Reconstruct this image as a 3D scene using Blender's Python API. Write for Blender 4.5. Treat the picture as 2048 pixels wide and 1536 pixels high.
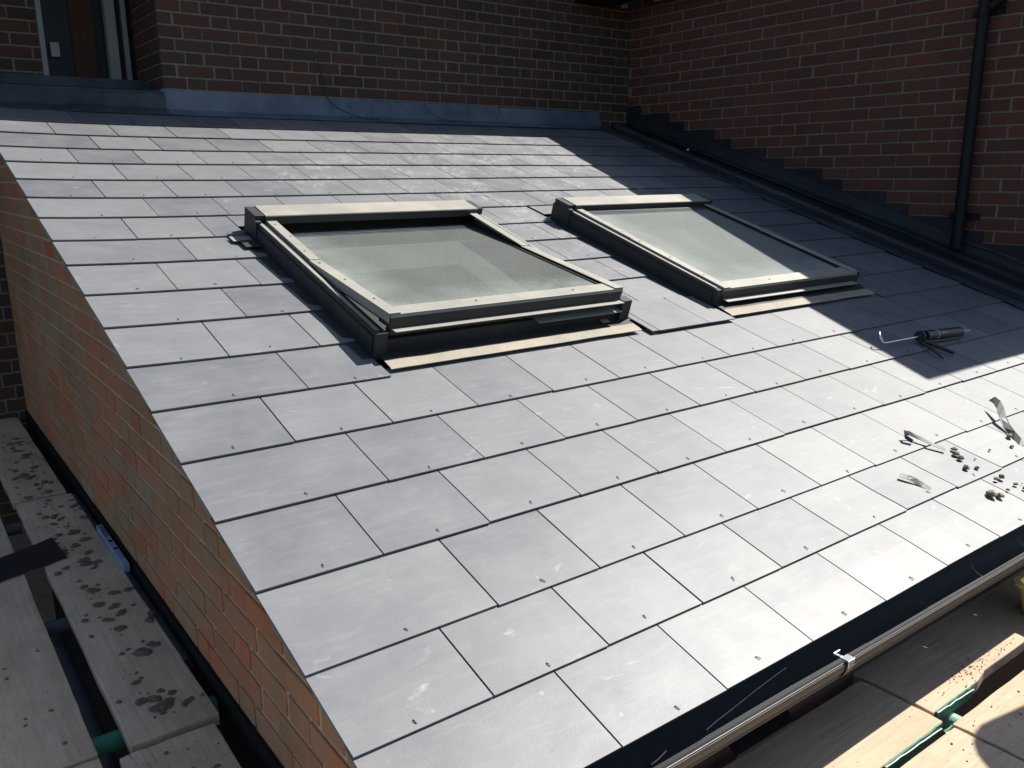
import bpy, bmesh, math, random
from mathutils import Vector, Matrix, noise
from math import sin, cos, tan, pi, radians
random.seed(7)
S = bpy.context.scene
for o in list(bpy.data.objects): bpy.data.objects.remove(o)
COL = S.collection

# ------------------------------------------------------------------ camera, sky, sun, exposure
TH = radians(17.3)                       # roof pitch
cam = bpy.data.cameras.new('camera'); camo = bpy.data.objects.new('camera', cam); COL.objects.link(camo)
cam.sensor_width = 36; cam.lens = 1691.34 / 2048 * 36
cam.clip_start = .02; cam.clip_end = 500
rx = (0.80064, -0.59911, -0.00632); ry = (0.14869, 0.18847, 0.97076); rz = (-0.5804, -0.77817, 0.23998)
camo.matrix_world = Matrix(((rx[0], ry[0], rz[0], -0.5288), (rx[1], ry[1], rz[1], -0.9193), (rx[2], ry[2], rz[2], 1.0666), (0, 0, 0, 1)))
S.camera = camo
SUN = Vector((1.0, -0.01, 1.26)).normalized()
elev = math.asin(SUN.z); azim = math.atan2(SUN.x, SUN.y)     # clockwise from +Y
W = bpy.data.worlds.new('World'); S.world = W; W.use_nodes = True
nt = W.node_tree; bg = nt.nodes['Background']
sky = nt.nodes.new('ShaderNodeTexSky'); sky.sky_type = 'NISHITA'; sky.sun_disc = False
sky.sun_elevation = elev; sky.sun_rotation = azim
nt.links.new(sky.outputs[0], bg.inputs[0]); bg.inputs[1].default_value = 0.072
sl = bpy.data.lights.new('sun', 'SUN'); sl.energy = 5.0; sl.angle = radians(.53); sl.color = (1, .95, .87)
so = bpy.data.objects.new('sun', sl); COL.objects.link(so); so.rotation_euler = SUN.to_track_quat('Z', 'Y').to_euler(); so.location = (8, 0, 10)
S.view_settings.view_transform = 'Standard'; S.view_settings.look = 'None'; S.view_settings.gamma = 1
S.view_settings.exposure = 0.90
S.cycles.max_bounces = 8; S.cycles.transparent_max_bounces = 8

# ------------------------------------------------------------------ helpers
def RWv(u, v, h=0.0):                    # roof coordinates -> world
    return Vector((u, v * cos(TH) - h * sin(TH), v * sin(TH) + h * cos(TH)))
def tag(o, label=None, cat=None, group=None, kind=None):
    if label: o['label'] = label
    if cat: o['category'] = cat
    if group: o['group'] = group
    if kind: o['kind'] = kind
    return o
def thing(name, loc, label, cat, group=None, rot=(0, 0, 0)):
    o = bpy.data.objects.new(name, None); COL.objects.link(o); o.location = loc; o.rotation_euler = rot
    o.empty_display_size = .05
    return tag(o, label, cat, group)
class MB:
    def __init__(s): s.v = []; s.f = []; s.c = []; s.sm = []
    def add(s, vs, fs, col=None, M=None, smooth=False):
        n = len(s.v)
        for p in vs:
            p = Vector(p); s.v.append(M @ p if M else p)
        for f in fs: s.f.append([n + i for i in f]); s.c.append(col or (.5, .5, .5)); s.sm.append(smooth)
        return s
    def box(s, a, b, col=None, M=None):
        x0, y0, z0 = a; x1, y1, z1 = b
        return s.add([(x0,y0,z0),(x1,y0,z0),(x1,y1,z0),(x0,y1,z0),(x0,y0,z1),(x1,y0,z1),(x1,y1,z1),(x0,y1,z1)],
              [(0,3,2,1),(4,5,6,7),(0,1,5,4),(1,2,6,5),(2,3,7,6),(3,0,4,7)], col, M)
    def prism(s, prof, x0, x1, col=None, M=None, closed=True, smooth=False):  # profile in (y,z) swept along x
        n = len(prof); vs = [(x0, y, z) for y, z in prof] + [(x1, y, z) for y, z in prof]
        rng = range(n) if closed else range(n - 1)
        fs = [(i, (i + 1) % n, n + (i + 1) % n, n + i) for i in rng]
        if closed: fs += [tuple(range(n))[::-1], tuple(range(n, 2 * n))]
        return s.add(vs, fs, col, M, smooth)
    def tube(s, pts, r, n=12, col=None, M=None, cap=True):
        pts = [Vector(p) for p in pts]; rs = r if isinstance(r, (list, tuple)) else [r] * len(pts)
        vs = []; fs = []
        up = None
        for i, p in enumerate(pts):
            t = (pts[min(i + 1, len(pts) - 1)] - pts[max(i - 1, 0)]).normalized()
            if up is None: up = Vector((0, 0, 1)) if abs(t.z) < .9 else Vector((0, 1, 0))
            a = (up - t * up.dot(t)).normalized(); b = t.cross(a); up = a
            for k in range(n):
                q = 2 * pi * k / n; vs.append(p + (a * cos(q) + b * sin(q)) * rs[i])
        for i in range(len(pts) - 1):
            for k in range(n): fs.append((i*n+k, i*n+(k+1)%n, (i+1)*n+(k+1)%n, (i+1)*n+k))
        s.add(vs, fs, col, M, True)
        if cap:
            m = len(pts) - 1
            s.add([vs[k] for k in range(n)], [tuple(range(n))[::-1]], col, M); s.add([vs[m*n+k] for k in range(n)], [tuple(range(n))], col, M)
        return s
    def build(s, name, mat, parent=None, origin=None, bevel=0, seg=2, parts_local=False, M=None):
        me = bpy.data.meshes.new(name)
        o = bpy.data.objects.new(name, me)
        off = Vector((0, 0, 0))
        if not parts_local:
            if parent is not None: off = Vector(parent.location); 
            elif origin is not None: off = Vector(origin)
        me.from_pydata([p - off for p in s.v], [], s.f); me.update()
        for i, p in enumerate(me.polygons): p.use_smooth = s.sm[i]
        ca = me.color_attributes.new('bc', 'FLOAT_COLOR', 'CORNER')
        k = 0
        for i, p in enumerate(me.polygons):
            for _ in p.loop_indices: ca.data[k].color = (*s.c[i], 1); k += 1
        me.materials.append(mat); COL.objects.link(o)
        if parent is not None: o.parent = parent
        else: o.location = off
        if bevel:
            m = o.modifiers.new('b', 'BEVEL'); m.width = bevel; m.segments = seg; m.limit_method = 'ANGLE'; m.angle_limit = radians(40)
        return o

# ------------------------------------------------------------------ materials
def mat(name, col=(.5, .5, .5), rough=.6, metal=0, spec=.5):
    m = bpy.data.materials.new(name); m.use_nodes = True
    b = m.node_tree.nodes['Principled BSDF']
    b.inputs['Base Color'].default_value = (*col, 1); b.inputs['Roughness'].default_value = rough
    b.inputs['Metallic'].default_value = metal; b.inputs['Specular IOR Level'].default_value = spec
    return m, m.node_tree, b
def N(nt, typ, **kw):
    n = nt.nodes.new(typ)
    for k, v in kw.items():
        if k in ('operation', 'blend_type', 'data_type', 'feature', 'noise_dimensions', 'attribute_name', 'interpolation_type'): setattr(n, k, v)
        else: n.inputs[k].default_value = v
    return n
def coords(nt, scale=(1, 1, 1), src='Object', rnd=False):
    tc = nt.nodes.new('ShaderNodeTexCoord'); mp = nt.nodes.new('ShaderNodeMapping')
    mp.inputs['Scale'].default_value = scale
    nt.links.new(tc.outputs[src], mp.inputs[0])
    if rnd:
        oi = nt.nodes.new('ShaderNodeObjectInfo'); mu = N(nt, 'ShaderNodeMath', operation='MULTIPLY'); mu.inputs[1].default_value = 37
        nt.links.new(oi.outputs['Random'], mu.inputs[0]); nt.links.new(mu.outputs[0], mp.inputs['Location'])
    return mp.outputs[0]
def noi(nt, vec, scale, detail=4, rough=.6, dist=0):
    n = N(nt, 'ShaderNodeTexNoise', Scale=scale, Detail=detail, Roughness=rough, Distortion=dist); nt.links.new(vec, n.inputs['Vector']); return n.outputs['Fac']
def ramp(nt, fac, a, b, ca=(0,0,0), cb=(1,1,1)):
    r = nt.nodes.new('ShaderNodeValToRGB'); r.color_ramp.elements[0].position = a; r.color_ramp.elements[1].position = b
    r.color_ramp.elements[0].color = (*ca, 1); r.color_ramp.elements[1].color = (*cb, 1)
    nt.links.new(fac, r.inputs[0]); return r.outputs[0]
def mix(nt, fac, a, b, mode='MIX'):
    m = nt.nodes.new('ShaderNodeMix'); m.data_type = 'RGBA'; m.blend_type = mode
    for s, i in ((fac, 0), (a, 6), (b, 7)):
        if isinstance(s, (int, float)): m.inputs[i].default_value = s
        elif isinstance(s, tuple): m.inputs[i].default_value = (*s, 1)
        else: nt.links.new(s, m.inputs[i])
    return m.outputs[2]
def mth(nt, op, a, b=0.0):
    m = N(nt, 'ShaderNodeMath', operation=op)
    for i, s in enumerate((a, b)):
        if isinstance(s, (int, float)): m.inputs[i].default_value = s
        else: nt.links.new(s, m.inputs[i])
    return m.outputs[0]
def bump(nt, b, fac, strength=.3, dist=.002):
    u = N(nt, 'ShaderNodeBump', Strength=strength, Distance=dist); nt.links.new(fac, u.inputs['Height']); nt.links.new(u.outputs[0], b.inputs['Normal']); return u
def attr(nt):
    return N(nt, 'ShaderNodeAttribute', attribute_name='bc').outputs['Color']

# roofing slate: grey, per slate tint, dust smears
def slate_material():
    m, nt, b = mat('slate', rough=.5, spec=.55)
    tc = nt.nodes.new('ShaderNodeTexCoord'); mp = nt.nodes.new('ShaderNodeMapping'); mp.inputs['Rotation'].default_value = (-TH, 0, 0)
    nt.links.new(tc.outputs['Object'], mp.inputs[0]); P = mp.outputs[0]
    a = attr(nt)
    sep = nt.nodes.new('ShaderNodeSeparateColor'); nt.links.new(a, sep.inputs[0])
    off = nt.nodes.new('ShaderNodeVectorMath'); off.operation = 'SCALE'; nt.links.new(a, off.inputs[0]); off.inputs['Scale'].default_value = 40
    ad = nt.nodes.new('ShaderNodeVectorMath'); ad.operation = 'ADD'; nt.links.new(P, ad.inputs[0]); nt.links.new(off.outputs[0], ad.inputs[1]); PV = ad.outputs[0]
    base = mix(nt, sep.outputs[0], (.082, .089, .103), (.134, .140, .149))
    n1 = noi(nt, PV, 5, 5, .65)
    base = mix(nt, mth(nt, 'MULTIPLY', ramp(nt, n1, .35, .7), .6), base, mix(nt, .5, base, (.235, .235, .228)), 'MIX')
    # fine streaks along the courses
    st = nt.nodes.new('ShaderNodeMapping'); st.inputs['Scale'].default_value = (9, 45, 9); nt.links.new(PV, st.inputs[0])
    n2 = noi(nt, st.outputs[0], 1.0, 6, .7, .4)
    base = mix(nt, mth(nt, 'MULTIPLY', ramp(nt, n2, .5, .75), .14), base, (.33, .33, .325))
    base = mix(nt, mth(nt, 'MULTIPLY', ramp(nt, n2, .28, .44, (1,1,1), (0,0,0)), .16), base, (.09, .09, .10))
    # dusty boot marks, only on the walked-over patches
    def patch(cx, cy, r):
        d = nt.nodes.new('ShaderNodeVectorMath'); d.operation = 'DISTANCE'; nt.links.new(P, d.inputs[0]); d.inputs[1].default_value = (cx, cy, 0)
        return ramp(nt, mth(nt, 'DIVIDE', d.outputs['Value'], r), .35, 1.0, (1,1,1), (0,0,0))
    scf = noi(nt, P, 24, 6, .8, 1.0); big = noi(nt, P, 4.2, 3, .5)
    scm = mth(nt, 'MULTIPLY', ramp(nt, scf, .46, .60), ramp(nt, big, .44, .58))
    pt = None
    for q in ((1.5, 3.65, .5), (2.1, 3.65, .8), (3.0, 3.9, 1.1), (2.5, 2.4, .55), (2.2, 3.2, .8), (3.3, 3.4, .7)):
        k = patch(*q); pt = k if pt is None else mth(nt, 'MAXIMUM', pt, k)
    base = mix(nt, mth(nt, 'MULTIPLY', mth(nt, 'MULTIPLY', scm, pt), .6), base, (.36, .355, .33))
    # pale smeared mortar near the verge and sparse elsewhere
    sm = nt.nodes.new('ShaderNodeMapping'); sm.inputs['Scale'].default_value = (5, 9, 5); sm.inputs['Rotation'].default_value = (0, 0, .5); nt.links.new(P, sm.inputs[0])
    n3 = noi(nt, sm.outputs[0], 1.0, 6, .62, 1.5)
    base = mix(nt, mth(nt, 'MULTIPLY', ramp(nt, n3, .64, .76), .30), base, (.55, .55, .56))
    sp = N(nt, 'ShaderNodeTexVoronoi', Scale=7.0); nt.links.new(PV, sp.inputs['Vector'])
    base = mix(nt, mth(nt, 'MULTIPLY', ramp(nt, sp.outputs['Distance'], .02, .045, (1,1,1), (0,0,0)), .15), base, (.6, .6, .58))
    nt.links.new(base, b.inputs['Base Color'])
    rr = nt.nodes.new('ShaderNodeMapRange'); nt.links.new(noi(nt, PV, 14, 4), rr.inputs[0]); rr.inputs[3].default_value = .47; rr.inputs[4].default_value = .56
    nt.links.new(rr.outputs[0], b.inputs['Roughness'])
    h = mth(nt, 'ADD', mth(nt, 'MULTIPLY', n2, .6), mth(nt, 'MULTIPLY', noi(nt, P, 220, 3), .5))
    bump(nt, b, h, .22, .0015)
    return m
M_slate = slate_material()

def brick_material(name, cols, dirt=(.05, .045, .04), dirt_amt=.4, green=0, smear=0):
    m, nt, b = mat(name, rough=.88, spec=.25)
    P = coords(nt); a = attr(nt); sep = nt.nodes.new('ShaderNodeSeparateColor'); nt.links.new(a, sep.inputs[0])
    r = nt.nodes.new('ShaderNodeValToRGB'); cr = r.color_ramp; n = len(cols)
    cr.elements[0].position = 0; cr.elements[0].color = (*cols[0], 1); cr.elements[1].position = 1; cr.elements[1].color = (*cols[-1], 1)
    for i in range(1, n - 1): e = cr.elements.new(i / (n - 1)); e.color = (*cols[i], 1)
    nt.links.new(sep.outputs[0], r.inputs[0]); c = r.outputs[0]
    n1 = noi(nt, P, 22, 5, .7); n2 = noi(nt, P, 130, 4, .7)
    c = mix(nt, mth(nt, 'MULTIPLY', ramp(nt, n1, .4, .75), dirt_amt), c, dirt)
    c = mix(nt, mth(nt, 'MULTIPLY', ramp(nt, n2, .55, .75), .16), c, (.30, .25, .21))
    if smear:
        n3 = noi(nt, P, 3.5, 5, .65, .6); c = mix(nt, mth(nt, 'MULTIPLY', ramp(nt, n3, .38, .64), smear), c, (.36, .28, .18))
    if green:
        n4 = noi(nt, P, 2.2, 4, .6); c = mix(nt, mth(nt, 'MULTIPLY', ramp(nt, n4, .45, .7), green), c, (.10, .11, .055))
    nt.links.new(c, b.inputs['Base Color']); bump(nt, b, mth(nt, 'ADD', n1, n2), .5, .003)
    return m
def rough_material(name, c1, c2, scale=20, rough=.9, bstr=.5, bdist=.003, spec=.3, c3=None, c3amt=.5, stretch=(1,1,1), metal=0, rnd=False):
    m, nt, b = mat(name, rough=rough, spec=spec, metal=metal)
    P = coords(nt, stretch, rnd=rnd); n1 = noi(nt, P, scale, 6, .65, .3)
    c = mix(nt, ramp(nt, n1, .3, .7), c1, c2)
    if c3: c = mix(nt, mth(nt, 'MULTIPLY', ramp(nt, noi(nt, P, scale * .23, 5, .6), .48, .68), c3amt), c, c3)
    nt.links.new(c, b.inputs['Base Color']); bump(nt, b, noi(nt, P, scale * 4, 5, .7), bstr, bdist)
    return m
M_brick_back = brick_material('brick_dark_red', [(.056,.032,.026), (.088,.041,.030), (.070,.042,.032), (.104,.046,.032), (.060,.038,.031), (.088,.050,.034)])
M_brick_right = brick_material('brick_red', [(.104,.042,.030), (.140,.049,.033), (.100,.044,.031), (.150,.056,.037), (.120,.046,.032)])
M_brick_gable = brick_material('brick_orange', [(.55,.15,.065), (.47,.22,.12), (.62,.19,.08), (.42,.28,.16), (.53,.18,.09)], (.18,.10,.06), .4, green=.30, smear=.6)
M_mortar_d = rough_material('mortar_grey', (.160,.132,.110), (.225,.190,.158), 40)
M_mortar_l = rough_material('mortar_buff', (.62,.47,.30), (.50,.37,.23), 30, c3=(.30,.26,.16))
M_verge = rough_material('verge_mortar', (.52,.48,.35), (.40,.37,.26), 18, bstr=.8, bdist=.004, c3=(.20,.20,.11))
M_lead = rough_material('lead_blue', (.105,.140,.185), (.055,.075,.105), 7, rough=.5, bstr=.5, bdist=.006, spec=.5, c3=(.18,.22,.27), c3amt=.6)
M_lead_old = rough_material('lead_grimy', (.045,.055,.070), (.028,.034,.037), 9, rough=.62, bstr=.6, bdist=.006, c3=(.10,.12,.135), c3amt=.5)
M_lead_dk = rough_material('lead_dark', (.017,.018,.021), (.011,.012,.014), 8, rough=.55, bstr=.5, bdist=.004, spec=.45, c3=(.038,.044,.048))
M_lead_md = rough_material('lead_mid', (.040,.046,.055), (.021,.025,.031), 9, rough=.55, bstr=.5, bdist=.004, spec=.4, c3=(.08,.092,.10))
M_black = rough_material('black_plastic', (.012,.013,.015), (.02,.021,.024), 15, rough=.42, bstr=.1, bdist=.001, spec=.5, c3=(.05,.045,.035), c3amt=.35)
M_gutter = rough_material('gutter_plastic', (.011,.014,.020), (.015,.018,.025), 12, rough=.6, bstr=.08, bdist=.001, spec=.22, c3=(.022,.024,.028), c3amt=.3)
M_rim = rough_material('gutter_rim_highlight', (.10,.10,.10), (.07,.07,.07), 12, rough=.3, bstr=.05)  # paler grey than the channel puts the lip's sun highlight into the colour
M_gutter_out = rough_material('gutter_bounce_brown', (.125,.105,.082), (.09,.078,.062), 22, rough=.7, bstr=.3, bdist=.001, spec=.3, stretch=(.3, 1, 1))  # brown of light bounced off the boards, painted onto black plastic
M_frame = rough_material('frame_metal', (.030,.031,.030), (.022,.023,.024), 14, rough=.6, bstr=.15, bdist=.001, spec=.35, c3=(.06,.055,.045), c3amt=.3)
M_cover = rough_material('cover_metal', (.27,.26,.22), (.21,.205,.18), 11, rough=.55, bstr=.12, bdist=.001, spec=.45, c3=(.38,.36,.29), c3amt=.4)
M_apron = rough_material('apron_lead', (.29,.265,.215), (.22,.20,.165), 12, rough=.7, bstr=.45, bdist=.003, spec=.3, c3=(.36,.30,.225), c3amt=.5)
M_underlay = rough_material('underlay', (.006,.006,.008), (.01,.01,.012), 10, rough=.9, spec=.1)
M_room = rough_material('room_plaster', (.13,.135,.125), (.11,.113,.106), 6)
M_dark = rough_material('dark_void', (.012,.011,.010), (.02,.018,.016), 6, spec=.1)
M_steel = mat('galv_steel', (.62, .64, .66), .3, 1)[0]
M_tube = rough_material('tube_steel', (.075,.085,.105), (.05,.057,.07), 12, rough=.5, bstr=.3, bdist=.001, c3=(.09,.07,.05))
M_green = rough_material('green_paint', (.05,.24,.15), (.035,.16,.10), 22, rough=.55, bstr=.3, bdist=.002, c3=(.13,.14,.10), c3amt=.6)
M_copper = rough_material('rivet_metal', (.10,.07,.05), (.16,.13,.10), 60, rough=.5, metal=.4)
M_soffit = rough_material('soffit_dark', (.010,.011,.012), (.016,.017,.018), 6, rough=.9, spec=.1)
M_pvc = rough_material('white_frame', (.30,.31,.30), (.24,.25,.25), 6, rough=.45, bstr=.05)
M_batten = rough_material('pale_batten', (.30,.31,.28), (.22,.23,.21), 10)
M_yellow = rough_material('yellow_plastic', (.62,.50,.18), (.55,.44,.15), 10, rough=.5, bstr=.1, c3=(.50,.44,.25), c3amt=.5)
M_stone = rough_material('mortar_lump', (.25,.215,.165), (.165,.14,.108), 60, bstr=1, bdist=.003)
M_drop = rough_material('dropping', (.21,.165,.125), (.14,.11,.085), 50, bstr=1, bdist=.004)
M_strip = rough_material('lead_offcut', (.075,.08,.082), (.045,.048,.05), 30, rough=.55, bstr=.3, bdist=.001, spec=.4)
M_white = mat('white_flake', (.8, .8, .78), .7)[0]
M_ground = rough_material('soil', (.028,.024,.02), (.018,.016,.013), 3, bstr=1, bdist=.03)
M_level = rough_material('level_blue', (.22,.25,.42), (.30,.35,.48), 25, rough=.45, c3=(.12,.20,.26), c3amt=.5)
M_tile_far = rough_material('roof_tile', (.16,.07,.05), (.11,.05,.04), 10)
M_straw = mat('dry_straw', (.62, .6, .55), .5)[0]

def wood_material(name, c1, c2, grime, amt):
    m, nt, b = mat(name, rough=.85, spec=.25)
    P = coords(nt, (1, 1, 1), rnd=True)
    g = nt.nodes.new('ShaderNodeMapping'); g.inputs['Scale'].default_value = (1.6, 26, 26); nt.links.new(P, g.inputs[0])
    n1 = noi(nt, g.outputs[0], 2.2, 7, .65, 1.0)
    c = mix(nt, ramp(nt, n1, .3, .7), c1, c2)
    n2 = noi(nt, P, 5, 6, .7, .5); c = mix(nt, mth(nt, 'MULTIPLY', ramp(nt, n2, .42, .68), amt), c, grime)
    vo = N(nt, 'ShaderNodeTexVoronoi', Scale=34.0); nt.links.new(P, vo.inputs['Vector'])
    c = mix(nt, mth(nt, 'MULTIPLY', ramp(nt, vo.outputs['Distance'], .05, .14, (1,1,1), (0,0,0)), .45), c, (.12, .09, .065))
    ck = nt.nodes.new('ShaderNodeMapping'); ck.inputs['Scale'].default_value = (.9, 15, 15); nt.links.new(P, ck.inputs[0])
    n3 = noi(nt, ck.outputs[0], 1.4, 5, .55, 1.4); crack = ramp(nt, mth(nt, 'ABSOLUTE', mth(nt, 'SUBTRACT', n3, .5)), .004, .013, (1,1,1), (0,0,0))
    crack = mth(nt, 'MULTIPLY', crack, ramp(nt, noi(nt, P, 2.3, 2), .5, .62))
    crack = mth(nt, 'MULTIPLY', crack, ramp(nt, noi(nt, P, 1.1, 2), .48, .6))
    c = mix(nt, mth(nt, 'MULTIPLY', crack, .7), c, (.10, .07, .05))
    nt.links.new(c, b.inputs['Base Color'])
    bump(nt, b, mth(nt, 'SUBTRACT', mth(nt, 'ADD', n1, mth(nt, 'MULTIPLY', n2, .6)), crack), .6, .003)
    return m
M_wood_l = wood_material('board_grey', (.52,.39,.26), (.70,.55,.39), (.38,.285,.19), .6)
M_wood_r = wood_material('board_tan', (.39,.29,.20), (.53,.42,.30), (.34,.26,.18), .5)

def glass_material(lv, nm):
    m, nt, b = mat(nm, (.31,.335,.315), .9, 0, .2)
    P = coords(nt)
    out = nt.nodes['Material Output']
    tr = nt.nodes.new('ShaderNodeBsdfTransparent'); tr.inputs[0].default_value = (.84, .90, .87, 1)
    gl = nt.nodes.new('ShaderNodeBsdfGlossy'); gl.inputs['Roughness'].default_value = .06
    fr = N(nt, 'ShaderNodeFresnel', IOR=1.5)
    m1 = nt.nodes.new('ShaderNodeMixShader'); nt.links.new(fr.outputs[0], m1.inputs[0]); nt.links.new(tr.outputs[0], m1.inputs[1]); nt.links.new(gl.outputs[0], m1.inputs[2])
    n1 = noi(nt, P, 3.5, 6, .65, .6); n2 = noi(nt, P, 120, 3, .7); n3 = noi(nt, P, 1.3, 2, .5)
    vo = N(nt, 'ShaderNodeTexVoronoi', Scale=28.0); nt.links.new(P, vo.inputs['Vector'])
    # dirt gathers along the bottom and side edges of the pane
    sx = nt.nodes.new('ShaderNodeSeparateXYZ'); nt.links.new(P, sx.inputs[0])
    
    def mr(o, a, c_):
        q = nt.nodes.new('ShaderNodeMapRange'); nt.links.new(o, q.inputs[0]); q.inputs[1].default_value = a; q.inputs[2].default_value = c_; q.inputs[3].default_value = 1; q.inputs[4].default_value = 0; return q.outputs[0]
    eb = mr(sx.outputs[1], -.53, -.34); el = mr(sx.outputs[0], .08, .30)
    edge = mth(nt, 'MULTIPLY', mth(nt, 'MAXIMUM', eb, el), ramp(nt, n1, .2, .75))
    f = mth(nt, 'ADD', mth(nt, 'MULTIPLY', ramp(nt, n1, .25, .8), .09), lv)
    f = mth(nt, 'ADD', f, mth(nt, 'MULTIPLY', ramp(nt, n2, .35, .72), .18))
    f = mth(nt, 'ADD', f, mth(nt, 'MULTIPLY', edge, .38))
    f = mth(nt, 'ADD', f, mth(nt, 'MULTIPLY', ramp(nt, vo.outputs['Distance'], .04, .10, (1,1,1), (0,0,0)), .25))
    m2 = nt.nodes.new('ShaderNodeMixShader'); nt.links.new(f, m2.inputs[0]); nt.links.new(m1.outputs[0], m2.inputs[1]); nt.links.new(b.outputs[0], m2.inputs[2])
    nt.links.new(m2.outputs[0], out.inputs[0])
    return m
M_glass = glass_material(.17, 'dusty_glass'); M_glass2 = glass_material(.38, 'dustier_glass')
def clear_material():
    m, nt, b = mat('clear_glass', (.5, .5, .5)); tr = nt.nodes.new('ShaderNodeBsdfTransparent'); tr.inputs[0].default_value = (.93, .97, .95, 1)
    nt.links.new(tr.outputs[0], nt.nodes['Material Output'].inputs[0]); return m
M_clear = clear_material()
def window_glass():
    m, nt, b = mat('dark_pane', (.01, .011, .013), .4, 0, .2); return m
M_pane = window_glass()

# ------------------------------------------------------------------ roof slates
V = [.064,.273,.474,.726,.976,1.229,1.482,1.733,1.992,2.247,2.511,2.752,3.002,3.25,3.501,3.76,4.007,4.263,4.513,4.765]
U_END = 4.62
def sstep(a, b, x): t = max(0, min(1, (x - a) / (b - a))); return t * t * (3 - 2 * t)
def dz(u, v):                                    # the covering is not dead flat: verge kick, slight sag
    return .016 * math.exp(-max(u, 0) / .38) * sstep(1.0, 2.1, v) + .014 * sstep(.9, 1.9, u) * (1 - sstep(.1, .5, v)) - .004 * sstep(0, .8, u) * sstep(.7, 1.4, v) * (1 - sstep(2.6, 3.4, v))
WIN = [(.745, 1.865), (2.43, 3.55)]; WV0, WV1 = 1.62, 2.82
roof = thing('slate_roof', RWv(0, 0, 0), 'pitched lean-to roof of grey rectangular slates with two roof windows in it', 'roof')
sb = MB(); RIV = []
def slate(u0, u1, v0, v1, vnext, hb=.0128, dv=0.0, skew=0.0):
    g = random.uniform(.0014, .0031); u0 += g; u1 -= g
    t = .0050; col = (random.random(), random.random(), random.random())
    jl = random.uniform(-.0016, .0016) + dv; jr = jl + random.uniform(-.0016, .0016) + skew
    def hh(v): return hb - (v - v0) / .25 * .0078
    nu = max(1, int((u1 - u0) / .1)); rows = [v0, v0 + .12, v1]
    vs = []
    for k, v in enumerate(rows):
        for i in range(nu + 1):
            u = u0 + (u1 - u0) * i / nu; vv = v + (jl + (jr - jl) * i / nu if k == 0 else 0)
            vs.append(RWv(u, vv, hh(v) + dz(u, v)))
    nt_ = len(vs)
    for k, v in enumerate(rows):
        for i in range(nu + 1):
            u = u0 + (u1 - u0) * i / nu; vv = v + (jl + (jr - jl) * i / nu if k == 0 else 0)
            vs.append(RWv(u, vv, hh(v) + dz(u, v) - t))
    w = nu + 1; fs = []
    for k in range(2):
        for i in range(nu):
            a = k * w + i; fs.append((a, a + 1, a + w + 1, a + w)); fs.append((nt_ + a, nt_ + a + w, nt_ + a + w + 1, nt_ + a + 1))
    for i in range(nu): fs.append((i, nt_ + i, nt_ + i + 1, i + 1)); a = 2 * w + i; fs.append((a, a + 1, nt_ + a + 1, nt_ + a))
    for k in range(2):
        a = k * w; fs.append((a, a + w, nt_ + a + w, nt_ + a)); a = k * w + nu; fs.append((a, nt_ + a, nt_ + a + w, a + w))
    sb.add(vs, fs, col)
for i in range(len(V) - 1):
    v0 = V[i]; v1 = V[i + 1] + .03 if i + 1 < len(V) - 1 else 4.86
    edges = [0.0] + [(1.0 if i % 2 else 1.5) * .3 + .3 * k for k in range(16)]
    edges = [e for e in edges if e < U_END] + [U_END]
    cuts = []
    if 6 <= i <= 11:
        for a, b in WIN: cuts.append((a - .012, b + .045))
    for a, b in zip(edges, edges[1:]):
        if b - a < .02: continue
        segs = [(a, b)]
        for c0, c1 in cuts:
            ns = []
            for p, q in segs:
                if q <= c0 or p >= c1: ns.append((p, q)); continue
                if p < c0: ns.append((p, c0))
                if q > c1: ns.append((c1, q))
            segs = ns
        for p, q in segs:
            if q - p < .025: continue
            vv1 = v1
            if i == 5 and any(p < c1 and q > c0 for c0, c1 in WIN): vv1 = V[6] + .06
            if i == 6 and p > 1.88 and p < 2.3: hb = .022
            else: hb = .0128
            slate(p, q, v0, vv1, 0, hb)
            if q - p > .2: RIV.append(((p + q) / 2 + random.uniform(-.02, .02) if q - p < .4 else p + .23, v0 + random.uniform(.018, .034)))
for a, b in WIN:                                   # cut slates directly above each window hood
    e = [a - .012] + [x for x in [1.0 * .3 + .3 * k for k in range(16)] if a < x < b + .03] + [b + .045]
    for p, q in zip(e, e[1:]): slate(p, q, 2.862, V[12] + .03, 0, .011)
sb.build('slate_covering', M_slate, roof)
ul = MB()
def roofquad(mb, u0, u1, v0, v1, h, t=.02):
    P = [RWv(u0, v0, h), RWv(u1, v0, h), RWv(u1, v1, h), RWv(u0, v1, h)]; Q = [RWv(u0, v0, h - t), RWv(u1, v0, h - t), RWv(u1, v1, h - t), RWv(u0, v1, h - t)]
    mb.add(P + Q, [(0,1,2,3), (4,7,6,5), (0,4,5,1), (1,5,6,2), (2,6,7,3), (3,7,4,0)])
for a in ((.035, .78, .12, 4.9), (1.83, 2.46, .12, 4.9), (3.52, 4.9, .12, 4.9), (.78, 1.83, .12, 1.64), (2.46, 3.52, .12, 1.64), (.78, 1.83, 2.80, 4.9), (2.46, 3.52, 2.80, 4.9)):
    roofquad(ul, *a[:4], -.0065)
ul.build('roofing_underlay', M_underlay, roof)
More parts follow.
